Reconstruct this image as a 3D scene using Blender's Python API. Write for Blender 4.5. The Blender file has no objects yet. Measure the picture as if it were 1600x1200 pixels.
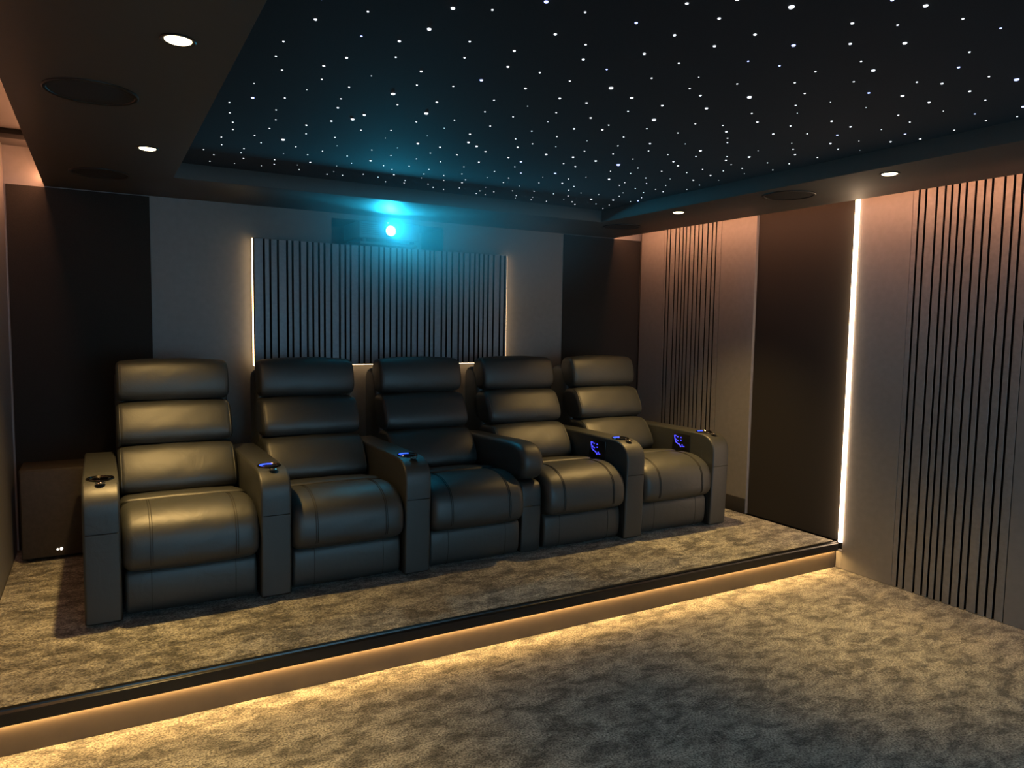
import bpy, bmesh, math, random
from mathutils import Vector, Matrix
random.seed(7)
SC = bpy.context.scene
COL = SC.collection
R = math.radians

# ---------------------------------------------------------------- camera, world, exposure, room lights
cam_d = bpy.data.cameras.new('camera')
cam = bpy.data.objects.new('camera', cam_d)
COL.objects.link(cam)
_fw = Vector((0.491862, 0.867074, -0.079077)); _rt = Vector((0.870308, -0.492255, 0.015809)); _up = Vector((0.025219, 0.076597, 0.996743))
_m = Matrix((_rt, _up, -_fw)).transposed().to_4x4()
_m.translation = Vector((0.473860, -5.297159, 1.600410))
cam.matrix_world = _m
cam_d.sensor_width = 36.0
cam_d.lens = 1136.42 / 1600 * 36.0
cam_d.clip_start = 0.02
SC.camera = cam

SC.view_settings.view_transform = 'Standard'
SC.view_settings.look = 'None'
SC.view_settings.gamma = 1.0
SC.view_settings.use_curve_mapping = False
SC.view_settings.exposure = 0.0
SC.cycles.use_denoising = True
SC.cycles.max_bounces = 8
SC.cycles.diffuse_bounces = 4
SC.cycles.sample_clamp_indirect = 4.0
SC.cycles.caustics_reflective = False
SC.cycles.caustics_refractive = False

wd = bpy.data.worlds.new('world'); SC.world = wd
wd.use_nodes = True
wd.node_tree.nodes['Background'].inputs[0].default_value = (0.02, 0.022, 0.03, 1)
wd.node_tree.nodes['Background'].inputs[1].default_value = 0.2

# light levels, all in one place
SCREEN_W, SCREEN_COL = 420.0, (0.27, 0.64, 0.92)
SPOT_W, SPOT_COL = 220.0, (1.0, 0.63, 0.22)
FRONT_SPOT_W, FRONT_SPOT_COL = 62.0, (1.0, 0.76, 0.48)
LENS_W, LENS_COL = 80.0, (0.02, 0.50, 0.82)
LED_STEP, LED_COVE, LED_PANEL, LED_WALL = 96.0, 64.0, 10.0, 17.0
WARM = (1.0, 0.58, 0.20)
PINK = (1.0, 0.41, 0.20)

# room measures (metres): left wall x=0, back wall y=0, main floor z=0
W, H, ST = 4.796, 0.1785, 2.4          # right wall face, platform height, soffit underside
STAR_Z, SLAB_Z = 2.488, 2.62           # star cloth, slab above the light coves
FRONT = -8.5
SOF_B, SOF_L, SOF_R = -0.7375, 0.8584, 3.8197
GAP_L, GAP_R = 0.205, W - 0.2937
NOSE_IN, NOSE_OUT, RISER, NOSE_Z = -2.162, -2.196, -2.178, 0.126

def area_light(name, loc, size, rot, power, col):
    d = bpy.data.lights.new(name, 'AREA'); d.shape = 'RECTANGLE'
    d.size, d.size_y = size; d.energy = power; d.color = col
    o = bpy.data.objects.new(name, d); o.location = loc; o.rotation_euler = rot
    COL.objects.link(o); return o

def spot_light(name, loc, power, col, deg=98, blend=0.7, rad=0.035, rot=(0, 0, 0)):
    d = bpy.data.lights.new(name, 'SPOT'); d.energy = power; d.color = col
    d.spot_size = R(deg); d.spot_blend = blend; d.shadow_soft_size = rad
    o = bpy.data.objects.new(name, d); o.location = loc; o.rotation_euler = rot
    COL.objects.link(o); return o

# the picture on the projection screen at the far (front) end of the room lights the room back
area_light('projection_screen_light', (2.4, FRONT + 0.06, 1.35), (3.4, 1.9), (R(90), 0, R(180)), SCREEN_W, SCREEN_COL)
# the two rows of ceiling downlights carry on towards the screen
for _y in (-4.47, -5.98):
    for _x in (0.69, 3.955):
        spot_light('downlight_beam', (_x, _y, ST - 0.01), FRONT_SPOT_W if _x < 2 else 0.3 * FRONT_SPOT_W, FRONT_SPOT_COL, 96)

# ---------------------------------------------------------------- materials
def new_mat(name):
    m = bpy.data.materials.new(name); m.use_nodes = True
    nt = m.node_tree; return m, nt, nt.nodes['Principled BSDF']

def plain(name, col, rough=0.6, metal=0.0, noise=0.0, scale=60, bump=0.0, spec=0.5, coat=0.0):
    m, nt, b = new_mat(name)
    b.inputs['Base Color'].default_value = (*col, 1); b.inputs['Roughness'].default_value = rough
    b.inputs['Metallic'].default_value = metal; b.inputs['Specular IOR Level'].default_value = spec
    b.inputs['Coat Weight'].default_value = coat; b.inputs['Coat Roughness'].default_value = 0.25
    if noise or bump:
        tc = nt.nodes.new('ShaderNodeTexCoord'); n = nt.nodes.new('ShaderNodeTexNoise')
        n.inputs['Scale'].default_value = scale; n.inputs['Detail'].default_value = 4
        nt.links.new(tc.outputs['Object'], n.inputs['Vector'])
        if noise:
            r = nt.nodes.new('ShaderNodeValToRGB')
            r.color_ramp.elements[0].position = 0.3; r.color_ramp.elements[1].position = 0.7
            r.color_ramp.elements[0].color = (*[c * (1 - noise) for c in col], 1)
            r.color_ramp.elements[1].color = (*[c * (1 + noise) for c in col], 1)
            nt.links.new(n.outputs['Fac'], r.inputs['Fac']); nt.links.new(r.outputs['Color'], b.inputs['Base Color'])
        if bump:
            bp = nt.nodes.new('ShaderNodeBump'); bp.inputs['Strength'].default_value = bump
            bp.inputs['Distance'].default_value = 0.002
            nt.links.new(n.outputs['Fac'], bp.inputs['Height']); nt.links.new(bp.outputs['Normal'], b.inputs['Normal'])
    return m

def glow(name, col, power, sampled=True):
    m, nt, b = new_mat(name)
    b.inputs['Base Color'].default_value = (0.02, 0.02, 0.02, 1)
    b.inputs['Emission Color'].default_value = (*col, 1); b.inputs['Emission Strength'].default_value = power
    if not sampled: m.cycles.emission_sampling = 'NONE'
    return m

def carpet_mat():
    m, nt, b = new_mat('mottled_carpet')
    N, Lk = nt.nodes, nt.links
    tc = N.new('ShaderNodeTexCoord')
    mp = N.new('ShaderNodeMapping'); mp.inputs['Scale'].default_value = (1.0, 1.7, 1.0)
    Lk.new(tc.outputs['Object'], mp.inputs['Vector'])
    big = N.new('ShaderNodeTexNoise'); big.inputs['Scale'].default_value = 7.5; big.inputs['Detail'].default_value = 9
    big.inputs['Roughness'].default_value = 0.70; big.inputs['Distortion'].default_value = 0.45
    Lk.new(mp.outputs['Vector'], big.inputs['Vector'])
    rb = N.new('ShaderNodeValToRGB')
    rb.color_ramp.elements[0].position = 0.40; rb.color_ramp.elements[0].color = (0.110, 0.105, 0.088, 1)
    rb.color_ramp.elements[1].position = 0.60; rb.color_ramp.elements[1].color = (0.415, 0.398, 0.340, 1)
    Lk.new(big.outputs['Fac'], rb.inputs['Fac'])
    fine = N.new('ShaderNodeTexNoise'); fine.inputs['Scale'].default_value = 120; fine.inputs['Detail'].default_value = 3
    Lk.new(tc.outputs['Object'], fine.inputs['Vector'])
    rf = N.new('ShaderNodeValToRGB')
    rf.color_ramp.elements[0].position = 0.36; rf.color_ramp.elements[0].color = (0.40, 0.40, 0.40, 1)
    rf.color_ramp.elements[1].position = 0.62; rf.color_ramp.elements[1].color = (1.5, 1.5, 1.5, 1)
    Lk.new(fine.outputs['Fac'], rf.inputs['Fac'])
    mx = N.new('ShaderNodeMix'); mx.data_type = 'RGBA'; mx.blend_type = 'MULTIPLY'
    mx.inputs[0].default_value = 1.0
    Lk.new(rb.outputs['Color'], mx.inputs[6]); Lk.new(rf.outputs['Color'], mx.inputs[7])
    Lk.new(mx.outputs[2], b.inputs['Base Color'])
    add = N.new('ShaderNodeMath'); add.operation = 'MULTIPLY_ADD'; add.inputs[1].default_value = 0.9
    Lk.new(big.outputs['Fac'], add.inputs[0]); Lk.new(fine.outputs['Fac'], add.inputs[2])
    bp = N.new('ShaderNodeBump'); bp.inputs['Strength'].default_value = 0.7; bp.inputs['Distance'].default_value = 0.008
    Lk.new(add.outputs[0], bp.inputs['Height']); Lk.new(bp.outputs['Normal'], b.inputs['Normal'])
    b.inputs['Roughness'].default_value = 0.95; b.inputs['Specular IOR Level'].default_value = 0.1
    b.inputs['Sheen Weight'].default_value = 0.25; b.inputs['Sheen Roughness'].default_value = 0.5
    return m

def leather_mat():
    m, nt, b = new_mat('black_leather')
    N, Lk = nt.nodes, nt.links
    tc = N.new('ShaderNodeTexCoord')
    v = N.new('ShaderNodeTexVoronoi'); v.inputs['Scale'].default_value = 260
    n = N.new('ShaderNodeTexNoise'); n.inputs['Scale'].default_value = 9; n.inputs['Detail'].default_value = 3
    n.inputs['Distortion'].default_value = 1.2
    Lk.new(tc.outputs['Object'], v.inputs['Vector']); Lk.new(tc.outputs['Object'], n.inputs['Vector'])
    b1 = N.new('ShaderNodeBump'); b1.inputs['Strength'].default_value = 0.12; b1.inputs['Distance'].default_value = 0.0008
    b2 = N.new('ShaderNodeBump'); b2.inputs['Strength'].default_value = 0.25; b2.inputs['Distance'].default_value = 0.008
    Lk.new(v.outputs['Distance'], b1.inputs['Height']); Lk.new(n.outputs['Fac'], b2.inputs['Height'])
    Lk.new(b2.outputs['Normal'], b1.inputs['Normal']); Lk.new(b1.outputs['Normal'], b.inputs['Normal'])
    b.inputs['Base Color'].default_value = (0.022, 0.025, 0.024, 1)
    b.inputs['Roughness'].default_value = 0.52; b.inputs['Specular IOR Level'].default_value = 0.95
    return m

M = dict(
    carpet=carpet_mat(), leather=leather_mat(),
    seam=plain('dark_stitching', (0.014, 0.014, 0.013), 0.6),
    paint=plain('grey_wall_paint', (0.215, 0.205, 0.20), 0.55, noise=0.05, scale=25, bump=0.05),
    slat=plain('grey_slat_laminate', (0.215, 0.205, 0.20), 0.5, noise=0.10, scale=40, bump=0.08),
    rear_slat=plain('light_tinted_slat_laminate', (0.27, 0.295, 0.33), 0.42, noise=0.10, scale=40, bump=0.08),  # grey slats; teal screen and projector light is put into the colour
    felt=plain('black_felt_backing', (0.006, 0.006, 0.006), 0.95, spec=0.1),
    dark=plain('dark_acoustic_fabric', (0.030, 0.027, 0.024), 0.9, noise=0.15, scale=300, bump=0.2, spec=0.2),
    riser=plain('brown_riser_paint', (0.085, 0.066, 0.050), 0.5, noise=0.05, scale=25),
    soffit=plain('charcoal_soffit_paint', (0.060, 0.058, 0.055), 0.6, noise=0.04, scale=20),
    cloth=plain('black_star_cloth', (0.008, 0.010, 0.016), 0.85, noise=0.2, scale=200, spec=0.2),
    gloss=plain('black_gloss_trim', (0.010, 0.010, 0.010), 0.28),
    black=plain('black_plastic', (0.012, 0.012, 0.012), 0.45),
    cabinet=plain('dark_brown_cabinet', (0.050, 0.041, 0.032), 0.5, noise=0.15, scale=50),
    chrome=plain('polished_chrome', (0.75, 0.72, 0.68), 0.12, metal=1.0),
    darkchrome=plain('dark_chrome', (0.10, 0.09, 0.085), 0.15, metal=1.0),
    projector=plain('grey_projector_plastic', (0.10, 0.11, 0.12), 0.5),
    grille=plain('black_speaker_grille', (0.008, 0.008, 0.008), 0.8, noise=0.5, scale=700, bump=0.4),
    led_step=glow('warm_led_step', WARM, LED_STEP), led_cove=glow('warm_led_cove', PINK, LED_COVE),
    led_panel=glow('warm_led_panel', (1.0, 0.66, 0.33), LED_PANEL), led_wall=glow('warm_led_wall', (1.0, 0.68, 0.42), LED_WALL),
    lamp=glow('downlight_lamp', (1.0, 0.80, 0.48), 9.0, False),
    lens=glow('projector_lens_light', (0.25, 1.0, 1.0), 14.0, False),
    blue=glow('blue_led_ring', (0.03, 0.09, 1.0), 2.0, False),
    icon=glow('blue_lit_icon', (0.06, 0.06, 1.0), 1.7, False),
    white_led=glow('white_indicator', (1.0, 0.93, 0.80), 2.0, False),
    star=glow('white_star_fibre', (0.86, 0.92, 1.0), 2.2, False),
    star_blue=glow('blue_star_fibre', (0.42, 0.50, 1.0), 2.6, False),
)

_b = M['cloth'].node_tree.nodes['Principled BSDF']
_b.inputs['Sheen Weight'].default_value = 0.06; _b.inputs['Sheen Roughness'].default_value = 0.35

# ---------------------------------------------------------------- mesh helpers
def link(name, me, mat, parent=None):
    if mat is not None and not me.materials: me.materials.append(mat)
    o = bpy.data.objects.new(name, me); COL.objects.link(o)
    if parent is not None: o.parent = parent
    return o

def finish(bm, name, angle=35):
    bmesh.ops.recalc_face_normals(bm, faces=bm.faces[:])
    me = bpy.data.meshes.new(name); bm.to_mesh(me); bm.free()
    me.shade_smooth(); me.set_sharp_from_angle(angle=R(angle))
    return me

def box_bm(x0, x1, y0, y1, z0, z1, bev=0.0, seg=2):
    bm = bmesh.new()
    bmesh.ops.create_cube(bm, size=1.0)
    for v in bm.verts:
        v.co = Vector(((x0 + x1) / 2 + v.co.x * (x1 - x0), (y0 + y1) / 2 + v.co.y * (y1 - y0), (z0 + z1) / 2 + v.co.z * (z1 - z0)))
    if bev: bmesh.ops.bevel(bm, geom=bm.edges[:], offset=bev, segments=seg, profile=0.5, affect='EDGES')
    return bm

def box(name, x0, x1, y0, y1, z0, z1, mat, parent=None, bev=0.0, seg=2):
    return link(name, finish(box_bm(x0, x1, y0, y1, z0, z1, bev, seg), name), mat, parent)

def tag(o, label=None, cat=None, group=None, kind=None):
    for k, v in (('label', label), ('category', cat), ('group', group), ('kind', kind)):
        if v: o[k] = v
    return o

def thing(name, label, cat, loc=(0, 0, 0), group=None):
    o = bpy.data.objects.new(name, None); COL.objects.link(o)
    o.location = loc; o.empty_display_size = 0.1
    return tag(o, label, cat, group)

def prism(name, poly, z0, z1, mat, parent=None, bev=0.0):
    bm = bmesh.new()
    f = bm.faces.new([bm.verts.new((x, y, z0)) for x, y in poly])
    r = bmesh.ops.extrude_face_region(bm, geom=[f])
    for v in r['geom']:
        if isinstance(v, bmesh.types.BMVert): v.co.z = z1
    if bev: bmesh.ops.bevel(bm, geom=bm.edges[:], offset=bev, segments=2, profile=0.5, affect='EDGES')
    return link(name, finish(bm, name), mat, parent)

def chaikin(pts, n=2):
    for _ in range(n):
        q = []
        for i, a in enumerate(pts):
            b = pts[(i + 1) % len(pts)]
            q += [(a[0] * .75 + b[0] * .25, a[1] * .75 + b[1] * .25), (a[0] * .25 + b[0] * .75, a[1] * .25 + b[1] * .75)]
        pts = q
    return pts

def normals2(pts):
    area = sum(a[0] * b[1] - b[0] * a[1] for a, b in zip(pts, pts[1:] + pts[:1]))
    s = 1 if area > 0 else -1
    out = []
    for i in range(len(pts)):
        a, b = pts[i - 1], pts[(i + 1) % len(pts)]
        dx, dy = b[0] - a[0], b[1] - a[1]; l = math.hypot(dx, dy) or 1
        out.append((s * dy / l, -s * dx / l))
    return out

def pad(prof, hw, r, crown=0.0, nx=10, cx=0.0, smooth=2, wave=0.0):
    """A (y, z) outline swept along x with rolled-over ends and a slight crown: cushions, seat, arms."""
    pr = chaikin(prof, smooth) if smooth else prof
    nr = normals2(pr)
    k = 5
    xs = []
    for i in range(k + 1):
        a = math.pi / 2 * i / k
        xs.append((-hw + r * (1 - math.cos(a)), r * (1 - math.sin(a))))
    mid = [(-hw + r + (2 * hw - 2 * r) * j / nx, 0.0) for j in range(1, nx)]
    secs = xs + mid + [(-x, d) for x, d in reversed(xs)]
    bm = bmesh.new(); rings = []
    for x, d in secs:
        u = x / hw; c = crown * (1 - abs(u) ** 2.5)
        ring = []
        for i, ((y, z), (ny, nz)) in enumerate(zip(pr, nr)):
            w = wave * math.sin(u * 9 + i * 0.9) * (1 - u * u)
            ring.append(bm.verts.new((cx + x, y + ny * (c - d + w), z + nz * (c - d + w))))
        rings.append(ring)
    n = len(pr)
    for a, b in zip(rings, rings[1:]):
        for i in range(n): bm.faces.new((a[i], a[(i + 1) % n], b[(i + 1) % n], b[i]))
    bm.faces.new(rings[0]); bm.faces.new(list(reversed(rings[-1])))
    return finish(bm, 'pad', 40), pr, nr

def tube_bm(pts, rad, sides=6):
    bm = bmesh.new(); rings = []
    P = [Vector(q) for q in pts]
    for i, q in enumerate(P):
        t = (P[min(i + 1, len(P) - 1)] - P[max(i - 1, 0)]).normalized()
        a = t.cross(Vector((1, 0, 0)))
        if a.length < 1e-3: a = t.cross(Vector((0, 0, 1)))
        a.normalize(); b = t.cross(a)
        rings.append([bm.verts.new(q + (a * math.cos(2 * math.pi * s / sides) + b * math.sin(2 * math.pi * s / sides)) * rad) for s in range(sides)])
    for a, b in zip(rings, rings[1:]):
        for i in range(sides): bm.faces.new((a[i], a[(i + 1) % sides], b[(i + 1) % sides], b[i]))
    bm.faces.new(rings[0]); bm.faces.new(list(reversed(rings[-1])))
    return bm

def lathe(name, prof, mat, parent=None, axis='z', loc=(0, 0, 0), seg=32):
    """prof: (radius, height) pairs from bottom to top, closed at both ends."""
    bm = bmesh.new(); rings = []
    for r, h in prof:
        ring = []
        for s in range(seg):
            a = 2 * math.pi * s / seg; c, d = r * math.cos(a), r * math.sin(a)
            co = (c, d, h) if axis == 'z' else (c, h, d) if axis == 'y' else (h, c, d)
            ring.append(bm.verts.new((co[0] + loc[0], co[1] + loc[1], co[2] + loc[2])))
        rings.append(ring)
    for a, b in zip(rings, rings[1:]):
        for i in range(seg): bm.faces.new((a[i], a[(i + 1) % seg], b[(i + 1) % seg], b[i]))
    bm.faces.new(rings[0]); bm.faces.new(list(reversed(rings[-1])))
    return link(name, finish(bm, name), mat, parent)

# ---------------------------------------------------------------- the room
def structure(o): o['kind'] = 'structure'; return o

structure(box('floor', 0.0, W + 0.05, FRONT, 0.0, -0.06, 0.0, M['carpet']))

# seating platform: carpeted deck, painted riser, glossy nosing with a hidden light strip
plat = structure(box('seating_platform', 0.003, W - 0.002, RISER, -0.002, 0.001, H - 0.012, M['riser']))
box('deck_carpet', 0.004, W - 0.003, NOSE_IN, -0.003, H - 0.012, H, M['carpet'], plat)
bm = bmesh.new()
prof = [(NOSE_IN, H + 0.003), (NOSE_IN, H - 0.012), (RISER, H - 0.012), (RISER, NOSE_Z), (NOSE_OUT + 0.0025, NOSE_Z), (NOSE_OUT + 0.0025, NOSE_Z - 0.0045),
        (NOSE_OUT, NOSE_Z - 0.0045), (NOSE_OUT, H - 0.010), (NOSE_OUT + 0.004, H - 0.006), (NOSE_OUT + 0.010, H - 0.003), (NOSE_OUT + 0.012, H + 0.003)]
f = bm.faces.new([bm.verts.new((0.004, y, z)) for y, z in prof])
r_ = bmesh.ops.extrude_face_region(bm, geom=[f])
for v in r_['geom']:
    if isinstance(v, bmesh.types.BMVert): v.co.x = W - 0.003
link('nosing', finish(bm, 'nosing', 20), M['gloss'], plat)

# back wall with the projector niche let into it
NX0, NX1, NZ0, NZ1, ND = 1.956, 2.84, 2.165, 2.362, 0.45
bm = bmesh.new()
xs, zs = [-0.05, NX0, NX1, W + 0.05], [0.0, NZ0, NZ1, SLAB_Z]
g = {(i, j): bm.verts.new((xs[i], 0.0, zs[j])) for i in range(4) for j in range(4)}
for i in range(3):
    for j in range(3):
        if (i, j) != (1, 1): bm.faces.new((g[i, j], g[i + 1, j], g[i + 1, j + 1], g[i, j + 1]))
nb = {(i, j): bm.verts.new((xs[i], ND, zs[j])) for i in (1, 2) for j in (1, 2)}
ring = [(1, 1), (2, 1), (2, 2), (1, 2)]
for a, b in zip(ring, ring[1:] + ring[:1]): bm.faces.new((g[a], g[b], nb[b], nb[a]))
bm.faces.new([nb[k] for k in ring])
wall_back = structure(link('wall_back', finish(bm, 'wall_back', 30), M['paint']))
box('dark_panel', 0.012, 0.774, -0.012, 0.0, H + 0.002, ST - 0.006, M['dark'], wall_back, 0.002)
box('dark_panel', 3.966, W + 0.006, -0.012, 0.0, H + 0.002, ST - 0.006, M['dark'], wall_back, 0.002)

wall_left = structure(box('wall_left', -0.06, 0.0, FRONT, 0.0, 0.0, SLAB_Z, M['paint']))
structure(box('wall_front', -0.06, W + 0.1, FRONT - 0.06, FRONT, 0.0, SLAB_Z, M['paint']))
wall_right = structure(box('wall_right', W + 0.035, W + 0.1, FRONT, 0.0, 0.0, SLAB_Z, M['felt']))

def right_panel(name, y0, y1, zb, proud, mat):
    box(name, W + 0.034 - proud, W + 0.035, y0, y1, zb, SLAB_Z - 0.1, mat, wall_right, 0.0015, 1)
right_panel('wall_panel', -0.345, -0.034, H + 0.001, 0.034, M['paint'])
right_panel('wall_panel', -1.372, -1.016, H + 0.001, 0.034, M['paint'])
right_panel('dark_panel', -2.190, -1.374, H + 0.001, 0.010, M['dark'])
right_panel('wall_panel', -2.581, -2.224, 0.001, 0.034, M['paint'])
box('wall_panel', W, W + 0.035, -2.2235, -2.180, 0.001, NOSE_Z - 0.002, M['paint'], wall_right, 0.0015, 1)
right_panel('wall_panel', -3.75, -3.240, 0.001, 0.034, M['paint'])
right_panel('dark_panel', -5.2, -3.752, 0.001, 0.010, M['dark'])
right_panel('wall_panel', FRONT + 0.01, -5.202, 0.001, 0.034, M['paint'])
# plinth below the nosing end, where the right wall runs on down to the main floor
structure(box('baseboard_right', W - 0.012, W - 0.0005, -1.372, -0.34, H + 0.001, H + 0.118, M['dark'], None, 0.002))

structure(box('ceiling', -0.06, W + 0.1, FRONT, ND + 0.05, SLAB_Z, SLAB_Z + 0.08, M['soffit']))
soffit = structure(prism('ceiling_soffit', [(GAP_L, -0.001), (GAP_R, -0.001), (GAP_R, FRONT), (SOF_R, FRONT), (SOF_R, SOF_B), (SOF_L, SOF_B), (SOF_L, FRONT), (GAP_L, FRONT)],
                         ST, ST + 0.11, M['soffit'], None, 0.002))
structure(box('trim_1', 0.002, GAP_L - 0.02, -0.47, -0.355, SLAB_Z - 0.03, SLAB_Z - 0.001, M['felt'], None, 0.002))

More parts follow.
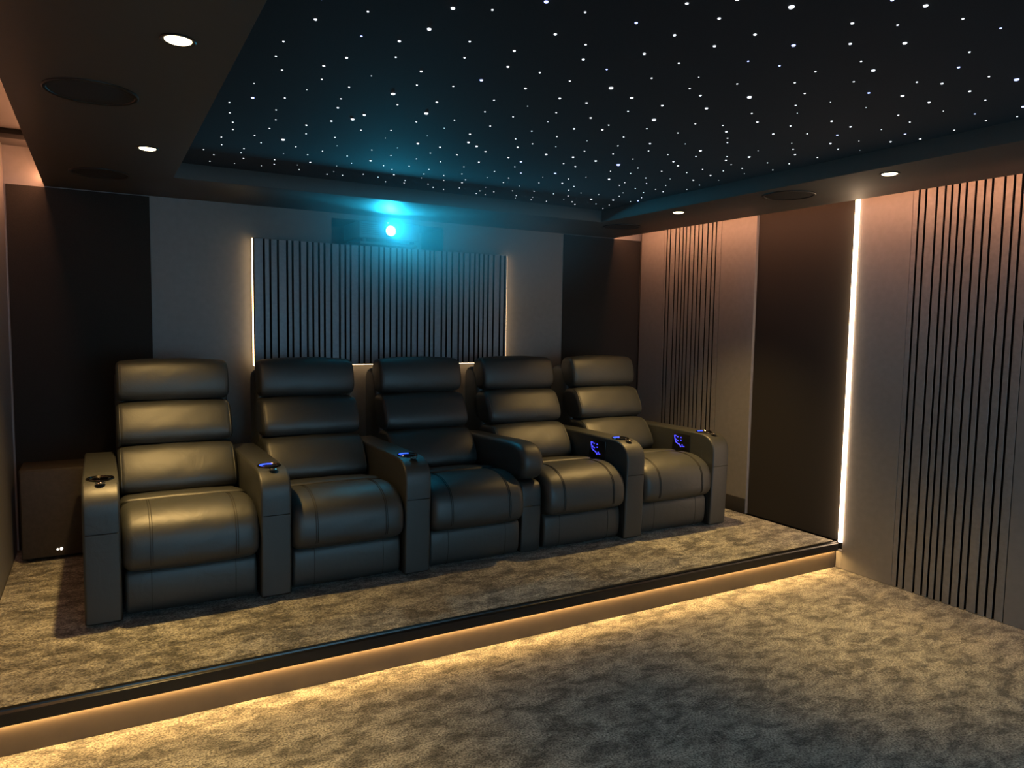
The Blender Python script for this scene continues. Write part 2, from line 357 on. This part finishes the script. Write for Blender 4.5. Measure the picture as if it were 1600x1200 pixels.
# star cloth with every fibre end
star_ceiling = structure(box('star_ceiling', SOF_L + 0.001, SOF_R - 0.001, FRONT + 0.01, SOF_B - 0.001, STAR_Z, STAR_Z + 0.02, M['cloth']))
STARS = "1.027,-3.227,1b 1.163,-3.216,1 1.048,-3.084,2 1.202,-3.035,1b 1.004,-2.861,1 1.01,-2.718,1 1.217,-2.83,2 1.317,-3.059,2 1.356,-2.922,1 1.057,-2.591,1 1.172,-2.712,2 1.203,-2.57,1 0.999,-2.387,0 1.186,-2.419,0 1.346,-2.702,0 1.315,-2.536,1 1.136,-2.27,1 1.026,-2.204,3b 0.956,-2.087,1 0.98,-1.933,1 1.329,-2.381,1 1.353,-2.255,2 1.141,-2.083,1 1.171,-1.93,1 1.015,-1.783,1 1.035,-1.654,1 1.176,-1.767,1 1.483,-2.552,4 1.547,-2.429,1 1.478,-2.216,3 1.456,-2.123,4 1.385,-2.043,2 1.307,-1.917,2 1.343,-1.765,1 1.141,-1.597,1 1.009,-1.476,1 1.032,-1.317,1 1.194,-1.469,1 1.274,-1.594,4 1.543,-1.97,1 1.661,-2.042,1 1.478,-1.773,1 1.533,-1.617,0 1.686,-1.895,0 1.361,-1.481,1 1.501,-1.462,1 1.709,-1.629,1 1.804,-1.744,0 1.142,-1.295,1 1.146,-1.184,1 0.967,-1.151,1 1.029,-1.054,1 1.34,-1.294,0 1.456,-1.336,1 1.031,-0.876,1 1.18,-1.054,1 1.158,-0.894,0 1.299,-0.914,0 1.331,-1.117,1 1.353,-0.999,1 1.513,-1.163,2 1.468,-1.052,0 1.507,-0.931,1 1.642,-1.426,1 1.713,-1.272,1 1.664,-1.152,0 1.694,-0.987,0 1.679,-0.896,1 1.767,-0.916,1 1.862,-1.019,1 1.966,-0.983,1 2.051,-0.876,1 2.165,-0.902,1 2.14,-0.983,1 2.02,-1.109,2 1.96,-1.241,1 1.884,-1.311,1 1.783,-1.389,3 1.833,-1.57,1 2.011,-1.378,1 1.977,-1.57,1 2.138,-1.361,1 2.162,-1.228,1 2.196,-1.109,0 2.303,-0.958,1 2.374,-0.875,2 1.989,-1.731,1 2.113,-1.578,1 2.279,-1.253,1 2.337,-1.124,1 2.46,-0.846,1 1.36,-3.365,3 1.46,-3.413,1 1.561,-3.537,3b 1.69,-3.538,1 1.36,-3.196,3 1.703,-3.363,2 1.507,-3.173,1 1.829,-3.344,1 1.663,-3.181,2 1.553,-3.04,1 1.895,-3.237,2 1.716,-3.044,2 1.48,-2.842,2 1.839,-3.053,1 1.701,-2.874,3b 1.523,-2.696,1 1.643,-2.757,1 1.977,-3.036,1 1.883,-2.88,2 1.669,-2.546,2 1.851,-2.69,1 2.056,-2.849,2 2.177,-2.858,2 2.002,-2.695,0 1.693,-2.381,4 1.892,-2.533,1 2.147,-2.683,1 2.026,-2.534,1 2.311,-2.699,2 1.707,-2.236,1 1.836,-2.353,1 2.191,-2.549,0 2.011,-2.354,1 2.349,-2.519,2 1.852,-2.21,0 1.996,-2.181,2 2.209,-2.384,1 1.84,-2.043,0 1.857,-1.885,3 2.056,-2.042,3 2.124,-1.995,3 2.216,-2.223,1 2.358,-2.364,1 2.332,-2.187,1 2.305,-2.088,2 2.458,-2.201,0 2.52,-2.378,0 2.629,-2.202,1 1.98,-1.875,2 2.212,-1.92,2 2.121,-1.775,2 2.505,-2.036,3 2.293,-1.686,2 2.275,-1.536,1 2.349,-1.356,1 2.442,-1.213,1 2.463,-1.119,2 2.526,-0.948,1 2.681,-0.936,1 2.705,-0.835,1 2.774,-0.834,1 2.477,-1.522,1 2.523,-1.344,0 2.657,-1.065,0 2.775,-0.955,1 2.676,-1.267,1 2.635,-1.406,1 2.374,-1.87,2 2.477,-1.825,3b 2.513,-1.695,1 2.625,-1.571,2b 2.816,-1.224,0 2.859,-1.059,1 2.967,-0.919,1 3.009,-0.835,0 2.983,-1.127,1 2.865,-1.381,1 3.092,-0.93,0 3.134,-0.838,1 3.251,-0.853,1 2.653,-2.065,3 2.695,-1.912,1 2.79,-1.886,2 2.794,-1.675,3b 2.795,-1.538,0 2.948,-1.583,1 2.989,-1.454,2 3.106,-1.411,1 3.151,-1.284,1 3.263,-1.111,1 3.139,-1.121,1 3.311,-0.985,0 3.416,-0.934,2 3.492,-0.858,2 3.271,-1.25,1 3.007,-1.681,0 3.403,-1.268,1 3.465,-1.096,3 3.606,-0.958,1 2.802,-2.06,3 1.894,-3.729,2 1.99,-3.819,3 2.039,-3.705,2 1.858,-3.557,2b 2.013,-3.548,2 2.214,-3.678,2 2.178,-3.548,2 2.033,-3.383,2 2.185,-3.378,1 2.366,-3.512,1b 2.486,-3.538,1b 2.017,-3.203,1b 2.205,-3.216,1 2.339,-3.311,0 2.505,-3.333,1 2.148,-3.055,4 2.397,-3.204,1 2.487,-3.166,2 2.657,-3.251,4 2.286,-3.004,3 2.451,-2.991,2 2.623,-3.059,3 2.386,-2.856,1 2.553,-2.822,4 2.829,-3.106,1 2.464,-2.575,2 2.443,-2.65,1 2.744,-2.869,1 2.619,-2.696,1 2.861,-2.915,1 2.944,-3.032,2 2.782,-2.718,1 2.95,-2.849,2 2.622,-2.527,1 3.037,-2.772,1 3.153,-2.936,2 2.803,-2.5,2 3.095,-2.715,1 2.701,-2.382,1 2.893,-2.382,1 2.948,-2.587,0 3.102,-2.529,3 2.783,-2.236,1 3.341,-2.68,0 3.027,-2.374,1 2.957,-2.055,5b 2.939,-2.202,1 3.023,-1.898,1 3.156,-1.912,1 3.1,-2.046,1 3.152,-1.714,3 3.322,-1.596,1 3.294,-1.684,1 3.31,-1.862,1 3.419,-1.739,1 3.467,-1.572,1 3.599,-1.493,1 3.71,-1.339,1 3.496,-1.41,1 3.552,-1.297,1 3.607,-1.158,3 3.711,-0.975,1 3.764,-0.829,1 3.747,-1.174,1 3.765,-1.234,3b 3.589,-1.624,1 3.686,-1.585,1 3.557,-1.756,1 3.447,-1.92,0 3.263,-2.056,1 3.155,-2.273,2 3.243,-2.212,2 3.404,-2.107,1 3.754,-1.733,1 3.583,-1.971,2 3.721,-1.879,1 3.418,-2.218,1 3.571,-2.124,2 3.708,-2.053,0 3.54,-2.254,1 3.362,-2.446,2 3.306,-2.508,1 3.172,-2.424,1 3.403,-2.566,3 3.585,-2.525,1 3.746,-2.421,1 3.578,-2.356,1 3.695,-2.264,0 3.46,-2.389,1 2.151,-3.863,4 2.344,-4.031,2b 2.452,-4.057,3 2.387,-3.881,2 2.508,-3.941,1 2.622,-4.062,1 2.78,-4.082,1b 2.517,-3.781,2 2.652,-3.872,3 2.38,-3.682,3b 2.89,-3.935,1 2.678,-3.706,1 2.787,-3.675,3 2.634,-3.564,1 2.997,-3.842,2b 3.175,-3.846,1 2.668,-3.451,1 2.834,-3.568,1 3.283,-3.881,4b 3.023,-3.683,1 3.111,-3.721,2 2.989,-3.52,2b 3.278,-3.726,2 2.797,-3.39,1 3.125,-3.565,3 3.434,-3.699,1 2.967,-3.373,0 3.283,-3.572,2 2.889,-3.274,1 3.144,-3.402,0 3.582,-3.582,1b 3.441,-3.536,0 2.981,-3.207,0 3.345,-3.408,1 3.638,-3.733,3b 3.759,-3.653,1 3.715,-3.555,1 3.196,-3.207,2 3.478,-3.374,1 3.111,-3.066,1 3.336,-3.196,2 3.487,-3.239,0 3.754,-3.403,1 3.277,-3.02,1 3.641,-3.25,2b 3.407,-3.078,2b 3.58,-3.065,0 3.711,-3.136,2 3.776,-3.238,2 3.51,-2.965,2 3.636,-2.913,1 3.357,-2.869,0 3.459,-2.793,1 3.74,-2.958,0 3.556,-2.725,2 3.698,-2.747,1 3.696,-2.573,1"
def star_mesh(name, rad, mat, bm=None, at=(0, 0, 0)):
    own = bm is None
    if own: bm = bmesh.new()
    n = 8
    top = [bm.verts.new((at[0] + rad * math.cos(2 * math.pi * s / n), at[1] + rad * math.sin(2 * math.pi * s / n), at[2])) for s in range(n)]
    mid = [bm.verts.new((at[0] + .8 * rad * math.cos(2 * math.pi * s / n), at[1] + .8 * rad * math.sin(2 * math.pi * s / n), at[2] - .45 * rad)) for s in range(n)]
    tip = bm.verts.new((at[0], at[1], at[2] - .7 * rad))
    bm.faces.new(list(reversed(top)))
    for s in range(n):
        bm.faces.new((top[s], top[(s + 1) % n], mid[(s + 1) % n], mid[s]))
        bm.faces.new((mid[s], mid[(s + 1) % n], tip))
    if own:
        me = finish(bm, name, 60); me.materials.append(mat); return me
RADII = {'0': 0.0022, '1': 0.0036, '2': 0.0050, '3': 0.0066, '4': 0.0086, '5': 0.0105}
stars = []
for t in STARS.split():
    a, b, c = t.split(','); stars.append((float(a), float(b), c))
stars.sort(key=lambda s: -int(s[2][0]))
meshes = {}
for a, b, c in stars[:299]:
    if c not in meshes: meshes[c] = star_mesh('star', RADII[c[0]], M['star_blue' if c.endswith('b') else 'star'])
    o = bpy.data.objects.new('star', meshes[c]); COL.objects.link(o); o.parent = star_ceiling
    o.location = (a, b, STAR_Z)
bm = bmesh.new()
for a, b, c in stars[299:]: star_mesh('', RADII[c[0]], None, bm, (a, b, STAR_Z))
o = link('faint_star', finish(bm, 'faint_star', 60), M['star'], star_ceiling); o['kind'] = 'stuff'

# ---------------------------------------------------------------- slatted panels
def slat(x0, x1, y0, y1, z1, root, across, face='slat'):
    """grey face, black painted edges"""
    bm = box_bm(x0, x1, y0, y1, 0, z1, 0.0012, 1)
    bmesh.ops.recalc_face_normals(bm, faces=bm.faces[:])
    for f in bm.faces:
        if abs(f.normal[across]) > 0.9: f.material_index = 1
    me = finish(bm, 'slat'); me.materials.append(M[face]); me.materials.append(M['felt'])
    return link('slat', me, None, root)

def slats(root, edges, wide, thin, make):
    for i, (a, b) in enumerate(zip(edges, edges[1:])):
        ga = thin if i == 0 else wide
        gb = thin if i == len(edges) - 2 else wide
        make(a, b, ga / 2, gb / 2)

G1 = [-0.345, -0.376, -0.417, -0.483, -0.531, -0.575, -0.614, -0.659, -0.711, -0.76, -0.802, -0.863, -0.915, -0.957, -1.016]
G2 = [-2.581, -2.619, -2.660, -2.725, -2.775, -2.813, -2.854, -2.894, -2.946, -2.994, -3.034, -3.097, -3.145, -3.186, -3.238]
def right_slats(G, zb, label):
    root = thing('slatted_wall_panel', label, 'wall panel', (W + 0.03, (G[0] + G[-1]) / 2, zb), 'slatted panels on the right wall')
    y0 = root.location.y
    box('backing_board', -0.008, 0.002, G[-1] - y0, G[0] - y0, 0, SLAB_Z - 0.1 - zb, M['felt'], root)
    slats(root, G, 0.0125, 0.004, lambda a, b, ga, gb: slat(-0.030, -0.008, b - y0 + gb, a - y0 - ga, SLAB_Z - 0.1 - zb, root, 1))
right_slats(G1, H + 0.002, 'tall grey slatted panel on the right wall, behind the rightmost recliner')
right_slats(G2, 0.002, 'tall grey slatted panel at the right edge, reaching down to the lower floor')

PX = [1.402, 1.468, 1.51, 1.561, 1.624, 1.661, 1.712, 1.763, 1.803, 1.845, 1.885, 1.934, 1.995, 2.036, 2.075, 2.138, 2.178, 2.227, 2.29, 2.328, 2.378, 2.429, 2.471, 2.508, 2.547, 2.597, 2.658, 2.697, 2.734, 2.798, 2.839, 2.886, 2.944, 2.986, 3.038, 3.084, 3.123, 3.162, 3.203, 3.253, 3.313, 3.354, 3.379]
PZ0, PZ1 = 1.302, 2.172
root = thing('slatted_headboard_panel', 'wide backlit slatted panel on the back wall below the projector', 'wall panel', (2.39, -0.02, PZ0))
box('backing_board', 1.400 - 2.39, 3.381 - 2.39, -0.032, -0.014, 0, PZ1 - PZ0, M['felt'], root)
slats(root, PX, 0.0135, 0.006, lambda a, b, ga, gb: slat(a - 2.39 + ga, b - 2.39 - gb, -0.050, -0.032, PZ1 - PZ0, root, 0, 'rear_slat'))
box('standoff_batten', -0.8, 0.8, -0.014, 0.019, 0.35, 0.45, M['black'], root)
for (x0, x1, z0, z1) in ((-0.996, -0.991, 0.0, PZ1 - PZ0), (0.992, 0.997, 0.0, PZ1 - PZ0), (-0.99, 0.991, -0.003, 0.0)):
    box('light_strip', x0, x1, -0.030, -0.016, z0, z1, M['led_panel'], root)

# ---------------------------------------------------------------- light strips
o = tag(box('vertical_light_strip', W - 0.013, W + 0.026, -2.221, -2.199, H + 0.004, ST + 0.06, M['led_wall'], None, 0.003), 'glowing warm white vertical strip light on the right wall', 'light')
o = tag(box('step_light_strip', 0.02, W - 0.02, RISER - 0.0135, RISER - 0.003, NOSE_Z - 0.0025, NOSE_Z - 0.0002, M['led_step']), 'warm strip light under the black edge of the seating platform', 'light', )
tag(box('cove_light_strip', GAP_L - 0.009, GAP_L - 0.001, FRONT + 0.1, -0.02, ST + 0.045, ST + 0.065, M['led_cove']), 'hidden warm strip light in the ceiling gap along the left wall', 'light', 'strip lights in the ceiling gaps')
tag(box('cove_light_strip', GAP_R + 0.001, GAP_R + 0.009, FRONT + 0.1, -0.02, ST + 0.045, ST + 0.065, M['led_cove']), 'hidden warm strip light in the ceiling gap along the right wall', 'light', 'strip lights in the ceiling gaps')

DL = [(0.690, -1.446, 'ceiling downlight above the leftmost recliner, the farther of the left two'),
      (0.690, -2.957, 'large ceiling downlight nearest the camera on the left'),
      (3.950, -1.444, 'ceiling downlight above the two rightmost recliners, over the far right corner'),
      (3.965, -2.971, 'ceiling downlight on the right nearest the vertical light strip')]
for x, y, lab in DL:
    t = thing('downlight', lab, 'light', (x, y, ST), 'ceiling downlights')
    lathe('trim_ring', [(0.036, -0.0005), (0.047, -0.0005), (0.048, -0.003), (0.046, -0.006), (0.040, -0.005), (0.036, -0.002)], M['black'], t)
    lathe('lamp', [(0.036, -0.0005), (0.036, -0.004), (0.030, -0.007), (0.016, -0.009), (0.002, -0.0095)], M['lamp'], t)
    spot_light('downlight_beam', (x, y, ST - 0.012), SPOT_W if y > -2 else SPOT_W * 0.8, SPOT_COL, 95 if y > -2 else 58, 1.0)
for x, y, lab in [(0.500, -0.650, 'round dark ceiling speaker in the back left corner'), (0.470, -2.270, 'round dark ceiling speaker between the two left downlights'),
                  (4.090, -0.645, 'round dark ceiling speaker in the back right corner'), (4.040, -2.289, 'round dark ceiling speaker between the two right downlights')]:
    t = thing('ceiling_speaker', lab, 'speaker', (x, y, ST), 'ceiling speakers')
    lathe('rim', [(0.135, -0.0005), (0.150, -0.0005), (0.150, -0.004), (0.146, -0.007), (0.137, -0.006), (0.135, -0.003)], M['black'], t, seg=48)
    lathe('grille', [(0.135, -0.0005), (0.135, -0.003), (0.09, -0.0045), (0.002, -0.005)], M['grille'], t, seg=48)

# ---------------------------------------------------------------- projector and subwoofer
t = thing('projector', 'glowing projector sitting in the niche above the slatted panel', 'projector', (2.36, -0.02, 2.2225))
box('body', -0.235, 0.235, -0.095, 0.30, 0.0, 0.128, M['projector'], t, 0.012, 3)
lathe('lens_barrel', [(0.046, -0.094), (0.050, -0.100), (0.050, -0.112), (0.042, -0.114), (0.038, -0.108)], M['black'], t, 'y', (0, 0, 0.064), 32)
lathe('lens', [(0.037, -0.108), (0.034, -0.113), (0.024, -0.118), (0.002, -0.120)], M['lens'], t, 'y', (0, 0, 0.064), 32)
for k in range(6): box('vent_slat', -0.215, -0.085, -0.099, -0.094, 0.028 + k * 0.014, 0.034 + k * 0.014, M['black'], t)
lathe('indicator_light', [(0.004, -0.0955), (0.004, -0.0975), (0.0015, -0.0985)], M['white_led'], t, 'y', (-0.018, 0, 0.1215), 12)
for x, y in ((-0.19, -0.05), (0.19, -0.05), (-0.19, 0.26), (0.19, 0.26)):
    lathe('foot', [(0.016, -0.020), (0.018, -0.016), (0.018, 0.003)], M['black'], t, 'z', (x, y, 0), 16)
prism_o = prism('projector_shelf', [(2.14, -0.092), (2.58, -0.092), (2.62, 0.30), (2.10, 0.30)], 2.182, 2.2022, M['projector'], None, 0.003)
tag(prism_o, 'thin grey shelf plate under the projector', 'shelf')
# light leaving the lens
spot_light('lens_light', (2.36, -0.148, 2.2865), LENS_W, LENS_COL, 150, 0.6, 0.03, (R(-103), 0, 0))

t = thing('subwoofer', 'square dark subwoofer cabinet with two tiny white lights in the back left corner', 'speaker', (0.31, -0.17, H))
box('cabinet', -0.262, 0.262, -0.135, 0.145, 0.02, 0.548, M['cabinet'], t, 0.006)
box('front_grille', -0.256, 0.256, -0.152, -0.136, 0.026, 0.542, M['cabinet'], t, 0.005)
lathe('indicator_light', [(0.0085, -0.152), (0.0085, -0.155), (0.003, -0.157)], M['white_led'], t, 'y', (-0.064, 0, 0.067), 12)
lathe('indicator_light', [(0.006, -0.152), (0.006, -0.155), (0.002, -0.157)], M['white_led'], t, 'y', (-0.083, 0, 0.066), 12)
for x in (-0.22, 0.22):
    for y in (-0.1, 0.11): lathe('foot', [(0.018, 0.0), (0.02, 0.004), (0.02, 0.022)], M['black'], t, 'z', (x, y, 0), 16)

# ---------------------------------------------------------------- recliners
L_ = M['leather']
def rel(pr): return [(y + 1.0, z - H) for y, z in pr]      # world y,z -> local (thing origin at y=-1, z=H)
SEAT = rel([(-.80, .42), (-.80, .646), (-.95, .660), (-1.12, .690), (-1.175, .694), (-1.198, .692), (-1.200, .674), (-1.206, .672), (-1.222, .688), (-1.32, .699), (-1.43, .692), (-1.520, .650), (-1.558, .590), (-1.566, .520), (-1.562, .460), (-1.525, .422), (-1.44, .412)])
HEAD = rel([(-.47, 1.14), (-.47, 1.35), (-.56, 1.368), (-.622, 1.358), (-.655, 1.31), (-.675, 1.225), (-.665, 1.160), (-.60, 1.138)])
MID = rel([(-.50, .90), (-.48, 1.12), (-.62, 1.132), (-.695, 1.118), (-.735, 1.06), (-.782, .975), (-.770, .918), (-.69, .898)])
LUMB = rel([(-.58, .63), (-.54, .880), (-.72, .896), (-.805, .888), (-.855, .840), (-.915, .760), (-.935, .690), (-.88, .645)])
SHELL = rel([(-.36, .22), (-.33, 1.20), (-.36, 1.29), (-.46, 1.30), (-.54, 1.26), (-.60, 1.02), (-.70, .70), (-.74, .40), (-.72, .22)])
FRONTP = rel([(-1.30, .205), (-1.30, .425), (-1.44, .428), (-1.500, .415), (-1.512, .36), (-1.508, .26), (-1.490, .205), (-1.42, .198)])
BASE = rel([(-.50, H + .012), (-.50, .40), (-1.30, .40), (-1.44, .36), (-1.44, H + .012)])
ARM = rel([(-.46, H + .012), (-.46, .78), (-.50, .838), (-.60, .842), (-1.05, .846), (-1.40, .848), (-1.455, .842), (-1.505, .822), (-1.540, .785), (-1.553, .735), (-1.550, .62), (-1.540, H + .03), (-1.52, H + .012)])
COLUMN = rel([(-.46, H + .012), (-.46, .64), (-1.35, .64), (-1.46, .636), (-1.492, .60), (-1.495, .50), (-1.485, H + .03), (-1.47, H + .012)])
CPAD = rel([(-.50, .66), (-.48, .80), (-.60, .846), (-1.0, .856), (-1.36, .876), (-1.46, .860), (-1.515, .80), (-1.520, .72), (-1.47, .655), (-1.30, .642), (-.80, .645)])

seat_me, seat_pr, _ = pad(SEAT, 0.306, 0.045, 0.010, wave=0.0012)
head_me, head_pr, _ = pad(HEAD, 0.300, 0.030, 0.016, wave=0.0015)
mid_me, mid_pr, _ = pad(MID, 0.304, 0.034, 0.015, wave=0.0015)
lumb_me, lumb_pr, _ = pad(LUMB, 0.305, 0.034, 0.015, wave=0.0018)
shell_me, _, _ = pad(SHELL, 0.304, 0.030, 0.0)
front_me, front_pr, _ = pad(FRONTP, 0.300, 0.020, 0.004)
base_me, _, _ = pad(BASE, 0.290, 0.004, 0.0, 2, smooth=0)
arm_me, arm_pr, _ = pad(ARM, 0.0765, 0.013, 0.0, 3, smooth=1)
col_me, _, _ = pad(COLUMN, 0.070, 0.012, 0.0, 3, smooth=1)
cpad_me, cpad_pr, _ = pad(CPAD, 0.0775, 0.035, 0.006, 6)
for m in (seat_me, head_me, mid_me, lumb_me, shell_me, front_me, base_me, arm_me, col_me, cpad_me): m.materials.append(L_)

def path_of(pr, test, x, out=0.0):
    """points of an outline that pass the test, in order, at one x"""
    n = len(pr); nr = normals2(pr); ok = [test(*q) for q in pr]
    start = next((i for i in range(n) if ok[i] and not ok[i - 1]), 0)
    pts = []
    for k in range(n):
        i = (start + k) % n
        if not ok[i]: break
        pts.append((x, pr[i][0] + nr[i][0] * out, pr[i][1] + nr[i][1] * out))
    return pts

def tube_me(name, pts, rad, mat):
    me = finish(tube_bm(pts, rad), name, 60); me.materials.append(mat); return me
seat_seams = [tube_me('seam', path_of(seat_pr, lambda y, z: y < -0.215 and z > 0.27, x, 0.0085), 0.0019, M['seam']) for x in (-0.190, -0.180, 0.190, 0.200)]
front_seams = [tube_me('seam', path_of(front_pr, lambda y, z: y < -0.46, x, 0.0028), 0.0018, M['seam']) for x in (-0.185, 0.195)]
pip = lambda pr, x, test, out=0.0: tube_me('piping', path_of(pr, test, x, out), 0.0032, L_)
arm_pip = [pip(arm_pr, x, lambda y, z: (z > 0.655 or y < -0.5) and z > 0.06 and y < 0.5, -0.0025) for x in (-0.067, 0.067)]
back_pip = {n: [pip(pr, x, (lambda y, z, y0=y0: y < y0), -0.004) for x in (-w, w)] for n, pr, y0, w in (('headrest', head_pr, 0.42, 0.283), ('back_cushion', mid_pr, 0.36, 0.288), ('lumbar_cushion', lumb_pr, 0.26, 0.289))}
arm_seam = tube_me('seam', [(-0.066, -0.5525, .445), (0.0, -0.5530, .445), (0.066, -0.5525, .445)], 0.002, M['seam'])

def inst(name, me, parent, loc=(0, 0, 0)):
    o = bpy.data.objects.new(name, me); COL.objects.link(o); o.parent = parent; o.location = loc; return o

cup_me = {}
def cup_parts(arm, lit, y):
    key = 'lit' if lit else 'dark'
    if not cup_me:
        bm = bmesh.new(); bm.free()
        a = lathe('cup_holder', [(0.047, 0.0), (0.060, 0.0), (0.0605, 0.004), (0.058, 0.0075), (0.052, 0.0075), (0.048, 0.003)], M['darkchrome'], seg=40)
        b = lathe('cup_well', [(0.0475, -0.002), (0.0475, 0.0025), (0.044, 0.0032), (0.002, 0.0022)], M['gloss'], seg=40)
        cup_me['ring'], cup_me['well'] = a.data, b.data
        # crescent of light on the far wall of the cup well
        bmc = bmesh.new(); n = 18; ins, outs = [], []
        for k in range(n + 1):
            an = R(60) + R(190) * k / n
            ins.append((0.036 * math.cos(an), 0.036 * math.sin(an))); outs.append((0.0515 * math.cos(an), 0.0515 * math.sin(an)))
        lo_i = [bmc.verts.new((x, yy, 0.0030)) for x, yy in ins]; hi_i = [bmc.verts.new((x, yy, 0.0042)) for x, yy in ins]
        lo_o = [bmc.verts.new((x, yy, 0.0030)) for x, yy in outs]; hi_o = [bmc.verts.new((x, yy, 0.0065)) for x, yy in outs]
        for k in range(n):
            for q in ((hi_i[k], hi_i[k + 1], hi_o[k + 1], hi_o[k]), (lo_i[k], lo_o[k], lo_o[k + 1], lo_i[k + 1]), (lo_i[k], lo_i[k + 1], hi_i[k + 1], hi_i[k]), (lo_o[k], hi_o[k], hi_o[k + 1], lo_o[k + 1])): bmc.faces.new(q)
        bmc.faces.new((lo_i[0], hi_i[0], hi_o[0], lo_o[0])); bmc.faces.new((lo_i[n], lo_o[n], hi_o[n], hi_i[n]))
        cup_me['glow'] = finish(bmc, 'cup_light'); cup_me['glow'].materials.append(M['blue'])
        c = lathe('power_button', [(0.021, 0.0), (0.0225, 0.003), (0.019, 0.005), (0.014, 0.0035), (0.011, 0.006), (0.002, 0.0065)], M['chrome'], seg=24)
        cup_me['button'] = c.data
        for q in (a, b, c): bpy.data.objects.remove(q)
    z = 0.6675
    inst('cup_holder', cup_me['ring'], arm, (0, y, z)); inst('cup_well', cup_me['well'], arm, (0, y, z))
    if lit: tag(inst('cup_light', cup_me['glow'], arm, (0, y, z)), 'blue glow inside the cup holder')
    tag(inst('power_button', cup_me['button'], arm, (0, y - 0.095, z - 0.001)), 'small chrome button')

def control(arm):
    """black touch panel on the inner (left) face of an armrest, with blue recliner symbols"""
    x = -0.0765
    box('control_panel', x - 0.004, x + 0.004, -0.315, -0.125, 0.515, 0.640, M['gloss'], arm, 0.003)
    def mark(pts, rad): 
        me = finish(tube_bm([(x - 0.0045, y, z) for y, z in pts], rad), 'lit_icon', 60); me.materials.append(M['icon']); inst('lit_icon', me, arm)
    mark([(-0.150, 0.620), (-0.155, 0.598), (-0.166, 0.570), (-0.186, 0.560), (-0.206, 0.556), (-0.222, 0.538)], 0.0038)
    mark([(-0.152, 0.619), (-0.172, 0.617)], 0.003)
    for y, z in ((-0.186, 0.612), (-0.188, 0.582), (-0.172, 0.588), (-0.222, 0.610), (-0.222, 0.590), (-0.236, 0.556), (-0.236, 0.546), (-0.254, 0.546)):
        mark([(y - 0.004, z), (y + 0.004, z)], 0.0042)

def make_arm(parent, x, lit, with_panel):
    a = inst('armrest', arm_me, parent, (x, 0, 0))
    for q in arm_pip: inst('piping', q, a)
    inst('seam', arm_seam, a)
    cup_parts(a, lit, -0.375)
    if with_panel: control(a)
    return a

PITCH, X0 = 0.7745, 0.537
LABELS = ['leftmost black leather recliner, lit gold, with an unlit cup holder on its left arm',
          'second black leather recliner from the left, with a bright blue right cup holder',
          'middle black leather recliner, with a plain padded fold down arm on its right',
          'fourth black leather recliner from the left, small blue symbols on its right arm',
          'rightmost black leather recliner, nearest the right wall, lit gold from above']
for i, lab in enumerate(LABELS):
    xl = X0 + PITCH * i; xc = xl + 0.31
    t = thing('recliner', lab, 'recliner', (xc, -1.0, H), 'row of leather recliners on the platform')
    inst('base', base_me, t); inst('back_frame', shell_me, t)
    s = inst('seat', seat_me, t)
    for q in seat_seams: inst('seam', q, s)
    f = inst('footrest_panel', front_me, t)
    for q in front_seams: inst('seam', q, f)
    for n, me in (('headrest', head_me), ('back_cushion', mid_me), ('lumbar_cushion', lumb_me)):
        c = inst(n, me, t)
        for q in back_pip[n]: inst('piping', q, c)
    ax = 0.31 + PITCH - 0.62 - 0.0775 + 0.0
    ax = 0.31 + 0.0775
    if i == 0: make_arm(t, -ax, False, False)
    if i == 2:
        tag(inst('armrest', cpad_me, t, (ax, 0, 0)), 'padded fold down armrest without a cup holder')
        cc = inst('console_column', col_me, t, (ax + 0.004, 0, 0)); inst('seam', tube_me('seam', [(-0.066, -0.4962, .31), (0.0, -0.4968, .31), (0.066, -0.4962, .31)], 0.003, M['seam']), cc)
    else:
        make_arm(t, ax, True, i >= 3)

# ---------------------------------------------------------------- thin haze in the air in front of the projector
hm = bpy.data.materials.new('thin_haze'); hm.use_nodes = True
nt = hm.node_tree; nt.nodes.remove(nt.nodes['Principled BSDF'])
vs = nt.nodes.new('ShaderNodeVolumeScatter'); vs.inputs['Anisotropy'].default_value = 0.1
vs.inputs['Color'].default_value = (0.9, 0.95, 1.0, 1)
tc = nt.nodes.new('ShaderNodeTexCoord'); mp = nt.nodes.new('ShaderNodeMapping')
mp.inputs['Scale'].default_value = (1 / 1.5, 1 / 2.6, 1 / 0.8)
ln = nt.nodes.new('ShaderNodeVectorMath'); ln.operation = 'LENGTH'
mr = nt.nodes.new('ShaderNodeMapRange'); mr.interpolation_type = 'SMOOTHSTEP'
mr.inputs['From Min'].default_value = 0.0; mr.inputs['From Max'].default_value = 1.0
mr.inputs['To Min'].default_value = 0.42; mr.inputs['To Max'].default_value = 0.0
nt.links.new(tc.outputs['Object'], mp.inputs['Vector']); nt.links.new(mp.outputs['Vector'], ln.inputs[0])
nt.links.new(ln.outputs['Value'], mr.inputs['Value']); nt.links.new(mr.outputs['Result'], vs.inputs['Density'])
nt.links.new(vs.outputs[0], nt.nodes['Material Output'].inputs['Volume'])
hz = box('haze', -1.5, 1.5, -2.6, 0.0, -0.8, ST - 0.004 - 2.2865, hm)
hz.location = (2.36, -0.165, 2.2865)
hz['kind'] = 'stuff'; hz['label'] = 'thin teal lit haze in the air around the projector'
